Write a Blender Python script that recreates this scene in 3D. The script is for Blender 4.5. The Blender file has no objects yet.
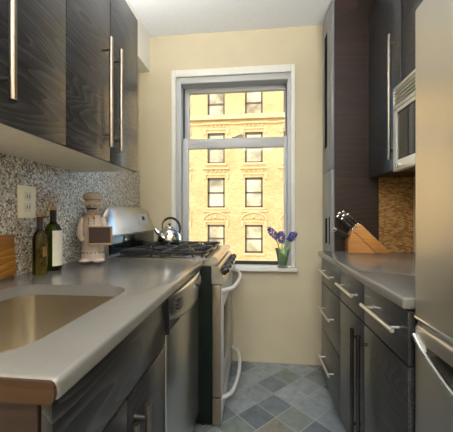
import bpy, bmesh, math, random
from mathutils import Vector, Matrix
random.seed(7)
S = bpy.context.scene
COL = S.collection
PI = math.pi

# ------------------------------------------------------------------ helpers
def wloc(o):
    v = Vector((0, 0, 0))
    while o is not None:
        v += o.location
        o = o.parent
    return v

class MB:
    """collects shapes (world coordinates) and links them as one mesh"""
    def __init__(self):
        self.bm = bmesh.new()
    def _merge(self, bm2, mi=0, smooth=False):
        for f in bm2.faces:
            f.material_index = mi
            f.smooth = smooth
        me = bpy.data.meshes.new('tmp')
        bm2.to_mesh(me); bm2.free()
        self.bm.from_mesh(me)
        bpy.data.meshes.remove(me)
        return self
    def box(self, x0, x1, y0, y1, z0, z1, bev=0.0, mi=0, seg=2, rot=None):
        b = bmesh.new()
        bmesh.ops.create_cube(b, size=1.0)
        c = Vector(((x0+x1)/2, (y0+y1)/2, (z0+z1)/2))
        for v in b.verts:
            v.co = Vector((v.co.x*abs(x1-x0), v.co.y*abs(y1-y0), v.co.z*abs(z1-z0)))
        if bev > 0:
            bmesh.ops.bevel(b, geom=b.edges[:], offset=bev, segments=seg, profile=0.5, affect='EDGES')
        if rot is not None:
            bmesh.ops.transform(b, matrix=rot.to_4x4(), verts=b.verts)
        bmesh.ops.translate(b, vec=c, verts=b.verts)
        return self._merge(b, mi, bev > 0)
    def prism(self, pts, a0, a1, axis='y', bev=0.0, mi=0, smooth=False):
        """pts: 2D outline; axis y: (x,z) run along y; x: (y,z) along x; z: (x,y) along z"""
        b = bmesh.new()
        def mk(p, a):
            return {'y': (p[0], a, p[1]), 'x': (a, p[0], p[1]), 'z': (p[0], p[1], a)}[axis]
        l0 = [b.verts.new(mk(p, a0)) for p in pts]
        l1 = [b.verts.new(mk(p, a1)) for p in pts]
        b.faces.new(l0); b.faces.new(l1[::-1])
        n = len(pts)
        for i in range(n):
            b.faces.new((l0[i], l1[i], l1[(i+1) % n], l0[(i+1) % n]))
        bmesh.ops.recalc_face_normals(b, faces=b.faces[:])
        if bev > 0:
            bmesh.ops.bevel(b, geom=b.edges[:], offset=bev, segments=2, profile=0.5, affect='EDGES')
        return self._merge(b, mi, smooth)
    def tube(self, pts, r, seg=10, mi=0, closed=False, caps=True):
        pts = [Vector(p) for p in pts]
        n = len(pts)
        rs = r if isinstance(r, (list, tuple)) else [r]*n
        b = bmesh.new()
        rings = []
        up = None
        for i in range(n):
            if closed:
                t = (pts[(i+1) % n]-pts[i-1]).normalized()
            else:
                t = (pts[min(i+1, n-1)]-pts[max(i-1, 0)]).normalized()
            if up is None:
                up = t.orthogonal().normalized()
            up = (up - t*up.dot(t))
            up = up.normalized() if up.length > 1e-6 else t.orthogonal().normalized()
            s = t.cross(up)
            rings.append([b.verts.new(pts[i]+(up*math.cos(2*PI*k/seg)+s*math.sin(2*PI*k/seg))*rs[i]) for k in range(seg)])
        for i in range(n if closed else n-1):
            A, B = rings[i], rings[(i+1) % n]
            for k in range(seg):
                b.faces.new((A[k], A[(k+1) % seg], B[(k+1) % seg], B[k]))
        if caps and not closed:
            b.faces.new(rings[0][::-1]); b.faces.new(rings[-1])
        bmesh.ops.recalc_face_normals(b, faces=b.faces[:])
        return self._merge(b, mi, True)
    def lathe(self, prof, center, seg=28, mi=0, sx=1.0, sy=1.0, smooth=True, axis=None):
        """prof: (radius, height) from bottom to top, around z (or the given axis)"""
        c = Vector(center)
        b = bmesh.new()
        rings = []
        for (r, z) in prof:
            if r < 1e-6:
                rings.append([b.verts.new((0, 0, z))])
            else:
                rings.append([b.verts.new((r*sx*math.cos(2*PI*k/seg), r*sy*math.sin(2*PI*k/seg), z)) for k in range(seg)])
        for A, B in zip(rings[:-1], rings[1:]):
            for k in range(seg):
                k2 = (k+1) % seg
                if len(A) == 1 and len(B) == 1: continue
                if len(A) == 1: b.faces.new((A[0], B[k2], B[k]))
                elif len(B) == 1: b.faces.new((A[k], A[k2], B[0]))
                else: b.faces.new((A[k], A[k2], B[k2], B[k]))
        if len(rings[0]) > 1: b.faces.new(rings[0][::-1])
        if len(rings[-1]) > 1: b.faces.new(rings[-1])
        bmesh.ops.recalc_face_normals(b, faces=b.faces[:])
        if axis is not None:
            q = Vector((0, 0, 1)).rotation_difference(Vector(axis).normalized())
            bmesh.ops.transform(b, matrix=q.to_matrix().to_4x4(), verts=b.verts)
        bmesh.ops.translate(b, vec=c, verts=b.verts)
        return self._merge(b, mi, smooth)
    def ball(self, c, r, mi=0, sc=(1, 1, 1), sub=2):
        b = bmesh.new()
        bmesh.ops.create_icosphere(b, subdivisions=sub, radius=1.0)
        for v in b.verts:
            v.co = Vector((v.co.x*r*sc[0], v.co.y*r*sc[1], v.co.z*r*sc[2]))+Vector(c)
        return self._merge(b, mi, True)
    def loft(self, loops, mi=0, smooth=True, cap0=False, cap1=False):
        b = bmesh.new()
        L = [[b.verts.new(p) for p in lp] for lp in loops]
        n = len(L[0])
        for A, B in zip(L[:-1], L[1:]):
            for k in range(n):
                b.faces.new((A[k], A[(k+1) % n], B[(k+1) % n], B[k]))
        if cap0: b.faces.new(L[0][::-1])
        if cap1: b.faces.new(L[-1])
        bmesh.ops.recalc_face_normals(b, faces=b.faces[:])
        return self._merge(b, mi, smooth)
    def quad(self, pts, mi=0):
        b = bmesh.new()
        b.faces.new([b.verts.new(p) for p in pts])
        return self._merge(b, mi, False)
    def build(self, name, mats, parent=None, origin=None):
        o_loc = wloc(parent) if parent is not None else Vector(origin if origin else (0, 0, 0))
        bmesh.ops.translate(self.bm, vec=-o_loc, verts=self.bm.verts)
        me = bpy.data.meshes.new(name)
        self.bm.to_mesh(me); self.bm.free()
        for m in (mats if isinstance(mats, (list, tuple)) else [mats]):
            me.materials.append(m)
        try:
            me.set_sharp_from_angle(angle=math.radians(40))
        except Exception:
            pass
        o = bpy.data.objects.new(name, me)
        COL.objects.link(o)
        if parent is not None:
            o.parent = parent
        else:
            o.location = o_loc
        return o

def cut(o, cutter):
    """subtract the shapes of an MB from a mesh object"""
    c = cutter.build('cutter', MAT['dark'], None, (0, 0, 0))
    c.location = -Vector((0, 0, 0))
    if o.parent is not None or True:
        off = wloc(o)
        for v in c.data.vertices: v.co -= off
        c.location = off
    bpy.context.view_layer.update()
    md = o.modifiers.new('b', 'BOOLEAN')
    md.object = c; md.operation = 'DIFFERENCE'; md.solver = 'EXACT'
    dg = bpy.context.evaluated_depsgraph_get()
    me = bpy.data.meshes.new_from_object(o.evaluated_get(dg))
    o.modifiers.clear()
    old = o.data
    mats = [m for m in old.materials]
    o.data = me
    me.materials.clear()
    for m in mats: me.materials.append(m)
    bpy.data.objects.remove(c)
    try:
        me.set_sharp_from_angle(angle=math.radians(40))
    except Exception:
        pass
    return o

def tag(o, label=None, cat=None, group=None, kind=None):
    if label: o['label'] = label
    if cat: o['category'] = cat
    if group: o['group'] = group
    if kind: o['kind'] = kind
    return o

def thing(name, loc, label, cat, group=None):
    o = bpy.data.objects.new(name, None)
    COL.objects.link(o)
    o.empty_display_size = 0.1
    o.location = loc
    return tag(o, label, cat, group)

def rrect(x0, x1, y0, y1, r, z, n=7):
    pts = []
    for cx, cy, a0 in ((x1-r, y1-r, 0), (x0+r, y1-r, PI/2), (x0+r, y0+r, PI), (x1-r, y0+r, 1.5*PI)):
        for k in range(n):
            a = a0+PI/2*k/(n-1)
            pts.append((cx+r*math.cos(a), cy+r*math.sin(a), z))
    return pts

# ------------------------------------------------------------------ materials
MAT = {}
class NT:
    def __init__(self, name):
        self.m = bpy.data.materials.new(name)
        self.m.use_nodes = True
        self.n = self.m.node_tree.nodes; self.l = self.m.node_tree.links
        self.p = self.n['Principled BSDF']
    def node(self, t, **kw):
        n = self.n.new(t)
        for k, v in kw.items(): setattr(n, k, v)
        return n
    def link(self, a, b): self.l.new(a, b)
    def coord(self, scale=(1, 1, 1), rot=(0, 0, 0), kind='Object', loc=(0, 0, 0)):
        tc = self.node('ShaderNodeTexCoord'); mp = self.node('ShaderNodeMapping')
        mp.inputs['Scale'].default_value = scale; mp.inputs['Rotation'].default_value = rot
        mp.inputs['Location'].default_value = loc
        self.link(tc.outputs[kind], mp.inputs['Vector'])
        return mp.outputs['Vector']
    def noise(self, vec, scale, detail=4, rough=0.55, dist=0.0):
        n = self.node('ShaderNodeTexNoise')
        n.inputs['Scale'].default_value = scale; n.inputs['Detail'].default_value = detail
        n.inputs['Roughness'].default_value = rough; n.inputs['Distortion'].default_value = dist
        self.link(vec, n.inputs['Vector'])
        return n
    def ramp(self, fac, stops, interp='LINEAR'):
        r = self.node('ShaderNodeValToRGB')
        r.color_ramp.interpolation = interp
        e = r.color_ramp.elements
        while len(e) < len(stops): e.new(0.5)
        for el, (p, c) in zip(e, stops):
            el.position = p; el.color = (c[0], c[1], c[2], 1)
        self.link(fac, r.inputs['Fac'])
        return r.outputs['Color']
    def bump(self, h, strength=0.2, dist=0.01):
        b = self.node('ShaderNodeBump')
        b.inputs['Strength'].default_value = strength; b.inputs['Distance'].default_value = dist
        self.link(h, b.inputs['Height'])
        self.link(b.outputs['Normal'], self.p.inputs['Normal'])
    def set(self, **kw):
        for k, v in kw.items():
            i = self.p.inputs[k.replace('_', ' ')]
            i.default_value = (v[0], v[1], v[2], 1) if isinstance(v, tuple) and len(v) == 3 and i.type == 'RGBA' else v
        return self

def lin(r, g, b):
    f = lambda c: (c/255/12.92) if c/255 <= 0.04045 else ((c/255+0.055)/1.055)**2.4
    return (f(r), f(g), f(b))

def plain(name, col, rough=0.5, metal=0.0, var=0.06, vs=30, bump=0.0, **kw):
    """a procedural material with slight mottling"""
    t = NT(name)
    v = t.coord()
    n = t.noise(v, vs, 3)
    c0 = tuple(max(0, c*(1-var)) for c in col); c1 = tuple(min(1, c*(1+var)) for c in col)
    t.link(t.ramp(n.outputs['Fac'], [(0.3, c0), (0.7, c1)]), t.p.inputs['Base Color'])
    t.set(Roughness=rough, Metallic=metal, **kw)
    if bump: t.bump(n.outputs['Fac'], bump, 0.002)
    MAT[name] = t.m
    return t.m

def wood(name, dark, light, grain='y', rough=0.3, scale=1.0, bump=0.25, coat=0.0):
    t = NT(name)
    st = {'y': (40, 1.8, 40), 'x': (1.8, 40, 40), 'z': (40, 40, 1.8)}[grain]
    v = t.coord(scale=tuple(s*scale for s in st))
    w = t.noise(v, 2.1, 6, 0.66, 1.2)
    vw = t.coord(scale={'y': (5, 0.8, 5), 'x': (0.8, 5, 5), 'z': (5, 5, 0.8)}[grain])
    nw = t.noise(vw, 1.0*scale, 2, 0.4, 0.15)
    mu = t.node('ShaderNodeMath', operation='MULTIPLY'); mu.inputs[1].default_value = 40.0; t.link(nw.outputs['Fac'], mu.inputs[0])
    wv = t.node('ShaderNodeMath', operation='FRACT'); t.link(mu.outputs[0], wv.inputs[0])
    mxw = t.node('ShaderNodeMix', data_type='FLOAT'); mxw.inputs[0].default_value = 0.30
    t.link(w.outputs['Fac'], mxw.inputs[2]); t.link(wv.outputs[0], mxw.inputs[3])
    t.link(t.ramp(mxw.outputs[0], [(0.30, dark), (0.54, tuple(a*0.6+c*0.4 for a, c in zip(dark, light))), (0.68, light)]), t.p.inputs['Base Color'])
    rr = t.node('ShaderNodeMapRange')
    rr.inputs['To Min'].default_value = rough-0.06; rr.inputs['To Max'].default_value = rough+0.10
    t.link(w.outputs['Fac'], rr.inputs['Value']); t.link(rr.outputs['Result'], t.p.inputs['Roughness'])
    t.bump(mxw.outputs[0], bump, 0.0007)
    t.set(Coat_Weight=coat, Coat_Roughness=0.15)
    MAT[name] = t.m
    return t.m

def steel(name, col, rough=0.28, axis='y', aniso=0.0):
    t = NT(name)
    v = t.coord()
    n = t.noise(v, 5.0, 1)
    c0 = tuple(c*0.96 for c in col)
    t.link(t.ramp(n.outputs['Fac'], [(0.35, c0), (0.65, col)]), t.p.inputs['Base Color'])
    t.set(Metallic=1.0, Roughness=rough, Anisotropic=aniso)
    MAT[name] = t.m
    return t.m

wood('espresso', (0.004, 0.004, 0.005), (0.052, 0.052, 0.058), 'y', 0.33, scale=1.0, bump=0.35, coat=0.35)
wood('espresso_brown', (0.010, 0.005, 0.003), (0.036, 0.014, 0.008), 'x', 0.5, scale=0.4, bump=0.04, coat=0.0)
wood('bamboo', lin(176, 120, 62), lin(208, 152, 88), 'x', 0.4, bump=0.05)
wood('board_wood', lin(120, 78, 30), lin(186, 132, 58), 'y', 0.4, bump=0.05)
wood('frame_wood', lin(42, 24, 16), lin(58, 34, 24), 'x', 0.5, bump=0.05)
wood('warm_edge_tint', lin(44, 25, 5), lin(66, 39, 11), 'x', 0.45, scale=0.5, bump=0.1)  # brown paints warm reflected light onto the worktop's near end
steel('steel', (0.62, 0.60, 0.57), 0.26)
steel('steel_v', (0.64, 0.61, 0.56), 0.33, 'z')
steel('steel_dw', (0.60, 0.60, 0.60), 0.30, 'z')
steel('sink_steel', (0.60, 0.54, 0.44), 0.27)  # warm reflections in the basin put into the steel colour
steel('nickel', (0.25, 0.215, 0.175), 0.28)
steel('steel_warm', (0.80, 0.75, 0.66), 0.42)  # cream wall reflection put into the microwave's steel colour
steel('nickel_shaded', (0.11, 0.10, 0.095), 0.25)  # darker copy of the handle metal, dark reflections put into the colour
steel('nickel_lit', (0.86, 0.85, 0.83), 0.28)  # lighter copy of the handle metal, window light put into the colour
steel('chrome', (0.78, 0.77, 0.75), 0.10)
plain('fridge_grey', lin(150, 148, 144), 0.45)
plain('bronze', lin(140, 128, 112), 0.34, 0.8)
plain('black_enamel', (0.012, 0.014, 0.013), 0.18)
plain('dark_green', (0.004, 0.009, 0.006), 0.35, Specular_IOR_Level=0.15)
plain('dark', (0.010, 0.010, 0.011), 0.4)
plain('cast_iron', (0.006, 0.006, 0.006), 0.45, bump=0.1)
plain('black_glass', (0.008, 0.009, 0.012), 0.05)
plain('oven_white', lin(206, 206, 208), 0.28)
plain('knob_black', (0.02, 0.018, 0.017), 0.35)
plain('cream', lin(236, 229, 212), 0.45)
plain('white_paint', lin(226, 226, 220), 0.4, var=0.02)
plain('sash_paint', lin(184, 187, 190), 0.38, var=0.02)
plain('ceiling_paint', lin(228, 231, 236), 0.8, var=0.02)
plain('wall_paint', lin(198, 188, 161), 0.7, var=0.03, vs=6)
plain('ceramic', lin(188, 174, 162), 0.25, var=0.05)
plain('ceramic_skin', lin(196, 160, 140), 0.35)
plain('ceramic_dark', lin(70, 52, 50), 0.4)
plain('ivory', lin(238, 232, 216), 0.35, var=0.02)
plain('cork', lin(178, 128, 90), 0.8)
plain('frame_tan', lin(150, 124, 98), 0.5)
plain('paper', lin(222, 218, 205), 0.6)
plain('paper_tan', lin(122, 96, 46), 0.6)
plain('lcd', lin(150, 175, 190), 0.15)
plain('lcd_case', lin(176, 178, 180), 0.3)
plain('leaf', lin(140, 180, 92), 0.45, var=0.2)
plain('violet', lin(86, 84, 170), 0.6, var=0.35, vs=90)
plain('toe', (0.006, 0.006, 0.006), 0.7, Specular_IOR_Level=0.05)
plain('sash_grey', lin(120, 122, 126), 0.30)
plain('seal', (0.03, 0.032, 0.035), 0.5)

# worktop: fine speckled grey quartz
t = NT('quartz')
v = t.coord()
n1 = t.noise(v, 380, 2, 0.7); n2 = t.noise(v, 9, 3)
mx = t.node('ShaderNodeMix', data_type='RGBA', blend_type='MULTIPLY')
mx.inputs['Factor'].default_value = 1.0
t.link(t.ramp(n1.outputs['Fac'], [(0.3, lin(110, 108, 104)), (0.7, lin(114, 112, 108))]), mx.inputs['A'])
t.link(t.ramp(n2.outputs['Fac'], [(0.3, (0.90, 0.90, 0.90)), (0.7, (1, 1, 1))]), mx.inputs['B'])
t.link(mx.outputs['Result'], t.p.inputs['Base Color'])
t.set(Roughness=0.22, Coat_Weight=0.25, Coat_Roughness=0.12)
MAT['quartz'] = t.m

# pebbly chip mosaic (left splashback)
t = NT('chip_mosaic')
v = t.coord()
nd = t.noise(v, 60, 2)
vo = t.node('ShaderNodeTexVoronoi'); vo.inputs['Scale'].default_value = 125; vo.inputs['Randomness'].default_value = 1.0
t.link(v, vo.inputs['Vector'])
sep = t.node('ShaderNodeSeparateColor'); t.link(vo.outputs['Color'], sep.inputs['Color'])
colr = t.ramp(sep.outputs['Red'], [(0.0, lin(84, 72, 62)), (0.12, lin(128, 112, 96)), (0.26, lin(164, 152, 138)), (0.48, lin(186, 180, 172)),
                                   (0.68, lin(212, 208, 202)), (0.85, lin(228, 226, 222))], 'CONSTANT')
ve = t.node('ShaderNodeTexVoronoi', feature='DISTANCE_TO_EDGE'); ve.inputs['Scale'].default_value = 125
t.link(v, ve.inputs['Vector'])
gm = t.ramp(ve.outputs['Distance'], [(0.02, (0, 0, 0)), (0.09, (1, 1, 1))])
mx = t.node('ShaderNodeMix', data_type='RGBA'); t.link(gm, mx.inputs['Factor'])
mx.inputs['A'].default_value = (*lin(168, 160, 150), 1); t.link(colr, mx.inputs['B'])
t.link(mx.outputs['Result'], t.p.inputs['Base Color'])
t.bump(gm, 0.3, 0.001); t.set(Roughness=0.3)
MAT['chip_mosaic'] = t.m

# thin strip mosaic, gold and brown (right splashback): runs along x, courses in z
t = NT('strip_mosaic')
tc = t.node('ShaderNodeTexCoord'); sx = t.node('ShaderNodeSeparateXYZ'); t.link(tc.outputs['Object'], sx.inputs['Vector'])
cb = t.node('ShaderNodeCombineXYZ'); t.link(sx.outputs['X'], cb.inputs['X']); t.link(sx.outputs['Z'], cb.inputs['Y'])
br = t.node('ShaderNodeTexBrick')
for k, val in (('Scale', 1.0), ('Mortar Size', 0.0007), ('Brick Width', 0.024), ('Row Height', 0.0085), ('Bias', 0.0), ('Mortar Smooth', 0.1)):
    br.inputs[k].default_value = val
br.inputs['Color1'].default_value = (0, 0, 0, 1); br.inputs['Color2'].default_value = (1, 1, 1, 1); br.inputs['Mortar'].default_value = (0.4, 0.4, 0.4, 1)
t.link(cb.outputs['Vector'], br.inputs['Vector'])
nz = t.noise(cb.outputs['Vector'], 55, 2)
mm = t.node('ShaderNodeMix', data_type='RGBA'); mm.inputs['Factor'].default_value = 0.35
t.link(br.outputs['Color'], mm.inputs['A']); t.link(nz.outputs['Fac'], mm.inputs['B'])
t.link(t.ramp(mm.outputs['Result'], [(0.0, lin(84, 54, 26)), (0.3, lin(128, 90, 48)), (0.55, lin(160, 122, 72)), (0.8, lin(186, 152, 100)), (1.0, lin(210, 184, 136))]), t.p.inputs['Base Color'])
t.bump(br.outputs['Fac'], -0.3, 0.001); t.set(Roughness=0.28)
MAT['strip_mosaic'] = t.m

# slate floor, six-inch squares laid on the diagonal
t = NT('slate')
v = t.coord(scale=(1/0.158, 1/0.158, 1), rot=(0, 0, PI/4))
fl = t.node('ShaderNodeVectorMath', operation='FLOOR'); t.link(v, fl.inputs[0])
fr = t.node('ShaderNodeVectorMath', operation='FRACTION'); t.link(v, fr.inputs[0])
wn = t.node('ShaderNodeTexWhiteNoise', noise_dimensions='2D'); t.link(fl.outputs['Vector'], wn.inputs['Vector'])
tcol = t.ramp(wn.outputs['Value'], [(0.0, lin(104, 112, 118)), (0.2, lin(124, 132, 138)), (0.38, lin(112, 120, 116)), (0.55, lin(134, 140, 144)),
                                    (0.7, lin(120, 118, 106)), (0.82, lin(128, 136, 142)), (0.93, lin(92, 100, 106))], 'CONSTANT')
vv = t.coord()
ns = t.noise(vv, 14, 8, 0.68, 0.6)
mul = t.node('ShaderNodeMix', data_type='RGBA', blend_type='MULTIPLY'); mul.inputs['Factor'].default_value = 1.0
t.link(tcol, mul.inputs['A']); t.link(t.ramp(ns.outputs['Fac'], [(0.28, (0.78, 0.80, 0.80)), (0.72, (1.4, 1.42, 1.45))]), mul.inputs['B'])
sx = t.node('ShaderNodeSeparateXYZ'); t.link(fr.outputs['Vector'], sx.inputs['Vector'])
def edge(s):
    a = t.node('ShaderNodeMath', operation='SUBTRACT'); a.inputs[1].default_value = 0.5; t.link(s, a.inputs[0])
    b = t.node('ShaderNodeMath', operation='ABSOLUTE'); t.link(a.outputs[0], b.inputs[0])
    return b.outputs[0]
mxm = t.node('ShaderNodeMath', operation='MAXIMUM'); t.link(edge(sx.outputs['X']), mxm.inputs[0]); t.link(edge(sx.outputs['Y']), mxm.inputs[1])
gr = t.node('ShaderNodeMath', operation='GREATER_THAN'); gr.inputs[1].default_value = 0.481; t.link(mxm.outputs[0], gr.inputs[0])
mg = t.node('ShaderNodeMix', data_type='RGBA'); t.link(gr.outputs[0], mg.inputs['Factor'])
t.link(mul.outputs['Result'], mg.inputs['A']); mg.inputs['B'].default_value = (*lin(152, 156, 156), 1)
t.link(mg.outputs['Result'], t.p.inputs['Base Color'])
t.bump(ns.outputs['Fac'], 0.4, 0.004); t.set(Roughness=0.38)
MAT['slate'] = t.m

# tan brick of the house across the street
t = NT('tan_brick')
tc = t.node('ShaderNodeTexCoord'); sx = t.node('ShaderNodeSeparateXYZ'); t.link(tc.outputs['Object'], sx.inputs['Vector'])
cb = t.node('ShaderNodeCombineXYZ'); t.link(sx.outputs['X'], cb.inputs['X']); t.link(sx.outputs['Z'], cb.inputs['Y'])
br = t.node('ShaderNodeTexBrick')
for k, val in (('Scale', 1.0), ('Mortar Size', 0.012), ('Brick Width', 0.30), ('Row Height', 0.10)):
    br.inputs[k].default_value = val
br.inputs['Color1'].default_value = (*lin(214, 162, 104), 1); br.inputs['Color2'].default_value = (*lin(228, 184, 128), 1); br.inputs['Mortar'].default_value = (*lin(220, 176, 122), 1)
t.link(cb.outputs['Vector'], br.inputs['Vector'])
nz = t.noise(cb.outputs['Vector'], 0.55, 5)
mm = t.node('ShaderNodeMix', data_type='RGBA', blend_type='MULTIPLY'); mm.inputs['Factor'].default_value = 1.0
t.link(br.outputs['Color'], mm.inputs['A']); t.link(t.ramp(nz.outputs['Fac'], [(0.3, (0.86, 0.80, 0.72)), (0.7, (1, 1, 1))]), mm.inputs['B'])
t.link(mm.outputs['Result'], t.p.inputs['Base Color']); t.set(Roughness=0.85)
MAT['tan_brick'] = t.m
plain('limestone', lin(220, 180, 124), 0.8, var=0.12, vs=2)
plain('sash_brown', lin(92, 66, 44), 0.5)
plain('asphalt', lin(70, 70, 72), 0.9, var=0.2, vs=3)
t = NT('pane_outside')
v = t.coord(scale=(0.5, 0.5, 0.5)); n = t.noise(v, 1.2, 3)
t.link(t.ramp(n.outputs['Fac'], [(0.35, lin(140, 112, 72)), (0.6, lin(224, 196, 150))]), t.p.inputs['Base Color'])  # reflection of a facing building painted into the pane colour
t.set(Roughness=0.06); MAT['pane_outside'] = t.m

def glass(name, col, rough=0.0, ior=1.45, thin=False):
    t = NT(name)
    v = t.coord(); n = t.noise(v, 6, 2)
    c0 = tuple(c*0.97 for c in col)
    if thin:
        tr = t.node('ShaderNodeBsdfTransparent'); gl = t.node('ShaderNodeBsdfGlossy'); fz = t.node('ShaderNodeFresnel'); ms = t.node('ShaderNodeMixShader')
        t.link(t.ramp(n.outputs['Fac'], [(0, c0), (1, col)]), tr.inputs['Color'])
        gl.inputs['Roughness'].default_value = rough; fz.inputs['IOR'].default_value = ior
        t.link(fz.outputs['Fac'], ms.inputs['Fac']); t.link(tr.outputs['BSDF'], ms.inputs[1]); t.link(gl.outputs['BSDF'], ms.inputs[2])
        t.link(ms.outputs['Shader'], t.n['Material Output'].inputs['Surface'])
    else:
        t.link(t.ramp(n.outputs['Fac'], [(0, c0), (1, col)]), t.p.inputs['Base Color'])
        t.set(Roughness=rough, Transmission_Weight=1.0, IOR=ior)
    MAT[name] = t.m
    return t.m
glass('window_glass', (0.97, 0.98, 0.97), 0.0, 1.16, True)
glass('vase_glass', (0.95, 0.98, 0.96), 0.0, 1.5, True)
_m = MAT['vase_glass'].node_tree; _o = _m.nodes['Material Output']
_d = _m.nodes.new('ShaderNodeBsdfTranslucent'); _d.inputs['Color'].default_value = (0.86, 0.94, 0.90, 1)
_x = _m.nodes.new('ShaderNodeMixShader'); _x.inputs['Fac'].default_value = 0.16
_s = _o.inputs['Surface'].links[0].from_socket
_m.links.new(_s, _x.inputs[1]); _m.links.new(_d.outputs['BSDF'], _x.inputs[2]); _m.links.new(_x.outputs['Shader'], _o.inputs['Surface'])
glass('oil_glass', lin(150, 128, 40), 0.02, 1.4)
glass('green_glass', lin(74, 92, 30), 0.02, 1.4)
def lamp_mat(name, col, st):
    t = NT(name); v = t.coord(); n = t.noise(v, 3, 1)
    t.link(t.ramp(n.outputs['Fac'], [(0, tuple(c*0.98 for c in col)), (1, col)]), t.p.inputs['Emission Color'])
    t.set(Emission_Strength=st); MAT[name] = t.m
M = MAT

# ------------------------------------------------------------------ dimensions
XL, XR, YB, YF, H = -0.975, 1.05, 2.30, -2.2, 2.668
ZC = 0.93            # worktops
st = lambda o, lab=None: tag(o, lab, None, None, 'structure')

# ------------------------------------------------------------------ room shell
st(MB().box(XL-0.2, XR+0.2, YF-0.2, YB+0.25, -0.12, 0.0).build('floor', M['slate']))
st(MB().box(XL-0.2, XR+0.2, YF-0.2, YB+0.25, H, H+0.15).build('ceiling', M['ceiling_paint']))
st(MB().box(XL-0.2, XL, YF-0.2, YB+0.25, 0.0, H).build('wall_left', M['wall_paint']))
st(MB().box(XR, XR+0.2, YF-0.2, YB+0.25, 0.0, H).build('wall_right', M['wall_paint']))
st(MB().box(XL, XR, YF-0.2, YF, 0.0, H).build('wall_front', M['wall_paint']))
WX0, WX1, WZ0, WZ1 = -0.665, 0.275, 0.765, 2.315          # opening in the back wall
b = MB()
b.box(XL, WX0, YB, YB+0.25, 0.0, H); b.box(WX1, XR, YB, YB+0.25, 0.0, H)
b.box(WX0, WX1, YB, YB+0.25, 0.0, WZ0); b.box(WX0, WX1, YB, YB+0.25, WZ1, H)
st(b.build('wall_back', M['wall_paint']))
# tiled pier in the corner behind the worktop, and the boxed-in pipe run under the ceiling
st(MB().box(0.829, XR, 2.04, YB, 0.0, H).build('wall_pier', M['strip_mosaic']), 'narrow gold and brown strip mosaic splashback beside the tall cabinet')
st(MB().box(XL, -0.884, -0.3, YB, 2.374, H).build('trim_1', M['white_paint']), 'boxed white soffit along the left wall under the ceiling')
st(MB().box(XL, XL+0.008, 0.2, YB-0.001, 0.90, 1.55).build('wall_tile', M['chip_mosaic']), 'speckled grey and brown chip mosaic splashback on the left wall')
XT = XL+0.008

# ------------------------------------------------------------------ window
win = thing('window_1', (-0.195, YB, WZ0), 'white double hung sash window in the back wall', 'window'); st(win)
del win['category']
b = MB()     # casing on the wall face, reveal behind it
for x0, x1, z0, z1 in ((-0.696, WX0+0.004, 0.765, 2.37), (WX1-0.004, 0.305, 0.765, 2.37), (WX0+0.004, WX1-0.004, WZ1-0.004, 2.37)):
    b.box(x0, x1, YB-0.016, YB-0.0005, z0, z1, 0.004)
b.build('casing', M['white_paint'], win)
b = MB()
y0, y1 = YB+0.001, YB+0.16
b.box(WX0+0.001, -0.622, y0, y1, WZ0, WZ1, 0.003); b.box(0.272-0.025, 0.274, y0, y1, WZ0, WZ1, 0.003)
b.box(-0.622, 0.247, y0, y1, 2.262, WZ1, 0.003); b.box(-0.622, 0.247, y0+0.05, y1, WZ0, 0.775)
b.build('frame', M['sash_paint'], win)
b = MB()     # parting channels read as a dark line
b.box(-0.622, -0.612, YB+0.085, YB+0.10, 1.79, 2.262); b.box(0.240, 0.247, YB+0.085, YB+0.10, 1.79, 2.262)
b.build('track', M['seal'], win)
# lower sash (inner), upper sash (outer)
yl0, yl1, yu0, yu1 = YB+0.045, YB+0.08, YB+0.10, YB+0.135
b = MB()
b.box(-0.618, -0.568, yl0, yl1, 0.776, 1.822, 0.003); b.box(0.222, 0.246, yl0, yl1, 0.776, 1.822, 0.003)
b.box(-0.568, 0.222, yl0, yl1, 1.735, 1.815, 0.003); b.box(-0.568, 0.222, yl0, yl1, 0.776, 0.80, 0.003)
lo = b.build('sash', M['sash_paint'], win); tag(lo, 'lower inner sash')
MB().box(-0.568, 0.222, YB+0.060, YB+0.064, 0.80, 1.735).build('pane', M['window_glass'], lo)
MB().box(-0.566, 0.220, yl0-0.012, yl0-0.001, 0.778, 0.806, 0.003).build('rail', M['seal'], lo)
b = MB()
b.box(-0.20, -0.11, yl0+0.002, yl1, 1.815, 1.828, 0.003); b.tube([(-0.17, yl0+0.01, 1.83), (-0.13, yl0+0.005, 1.838), (-0.10, yl0+0.01, 1.832)], 0.006)
b.build('latch', M['fridge_grey'], lo)
b = MB()
b.box(-0.612, -0.572, yu0, yu1, 1.76, 2.262, 0.003); b.box(0.236, 0.246, yu0, yu1, 1.76, 2.262, 0.003)
b.box(-0.572, 0.236, yu0, yu1, 1.76, 1.80, 0.003); b.box(-0.572, 0.236, yu0, yu1, 2.222, 2.262, 0.003)
up = b.build('sash', M['sash_paint'], win); tag(up, 'upper outer sash')
MB().box(-0.572, 0.236, YB+0.116, YB+0.120, 1.80, 2.222).build('pane', M['window_glass'], up)
b = MB()
b.box(-0.71, 0.318, YB-0.045, YB-0.0005, 0.735, 0.765, 0.006)
b.box(WX0, WX1, YB-0.0005, YB+0.05, 0.750, 0.776, 0.0)
b.build('sill', M['white_paint'], win)

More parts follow.
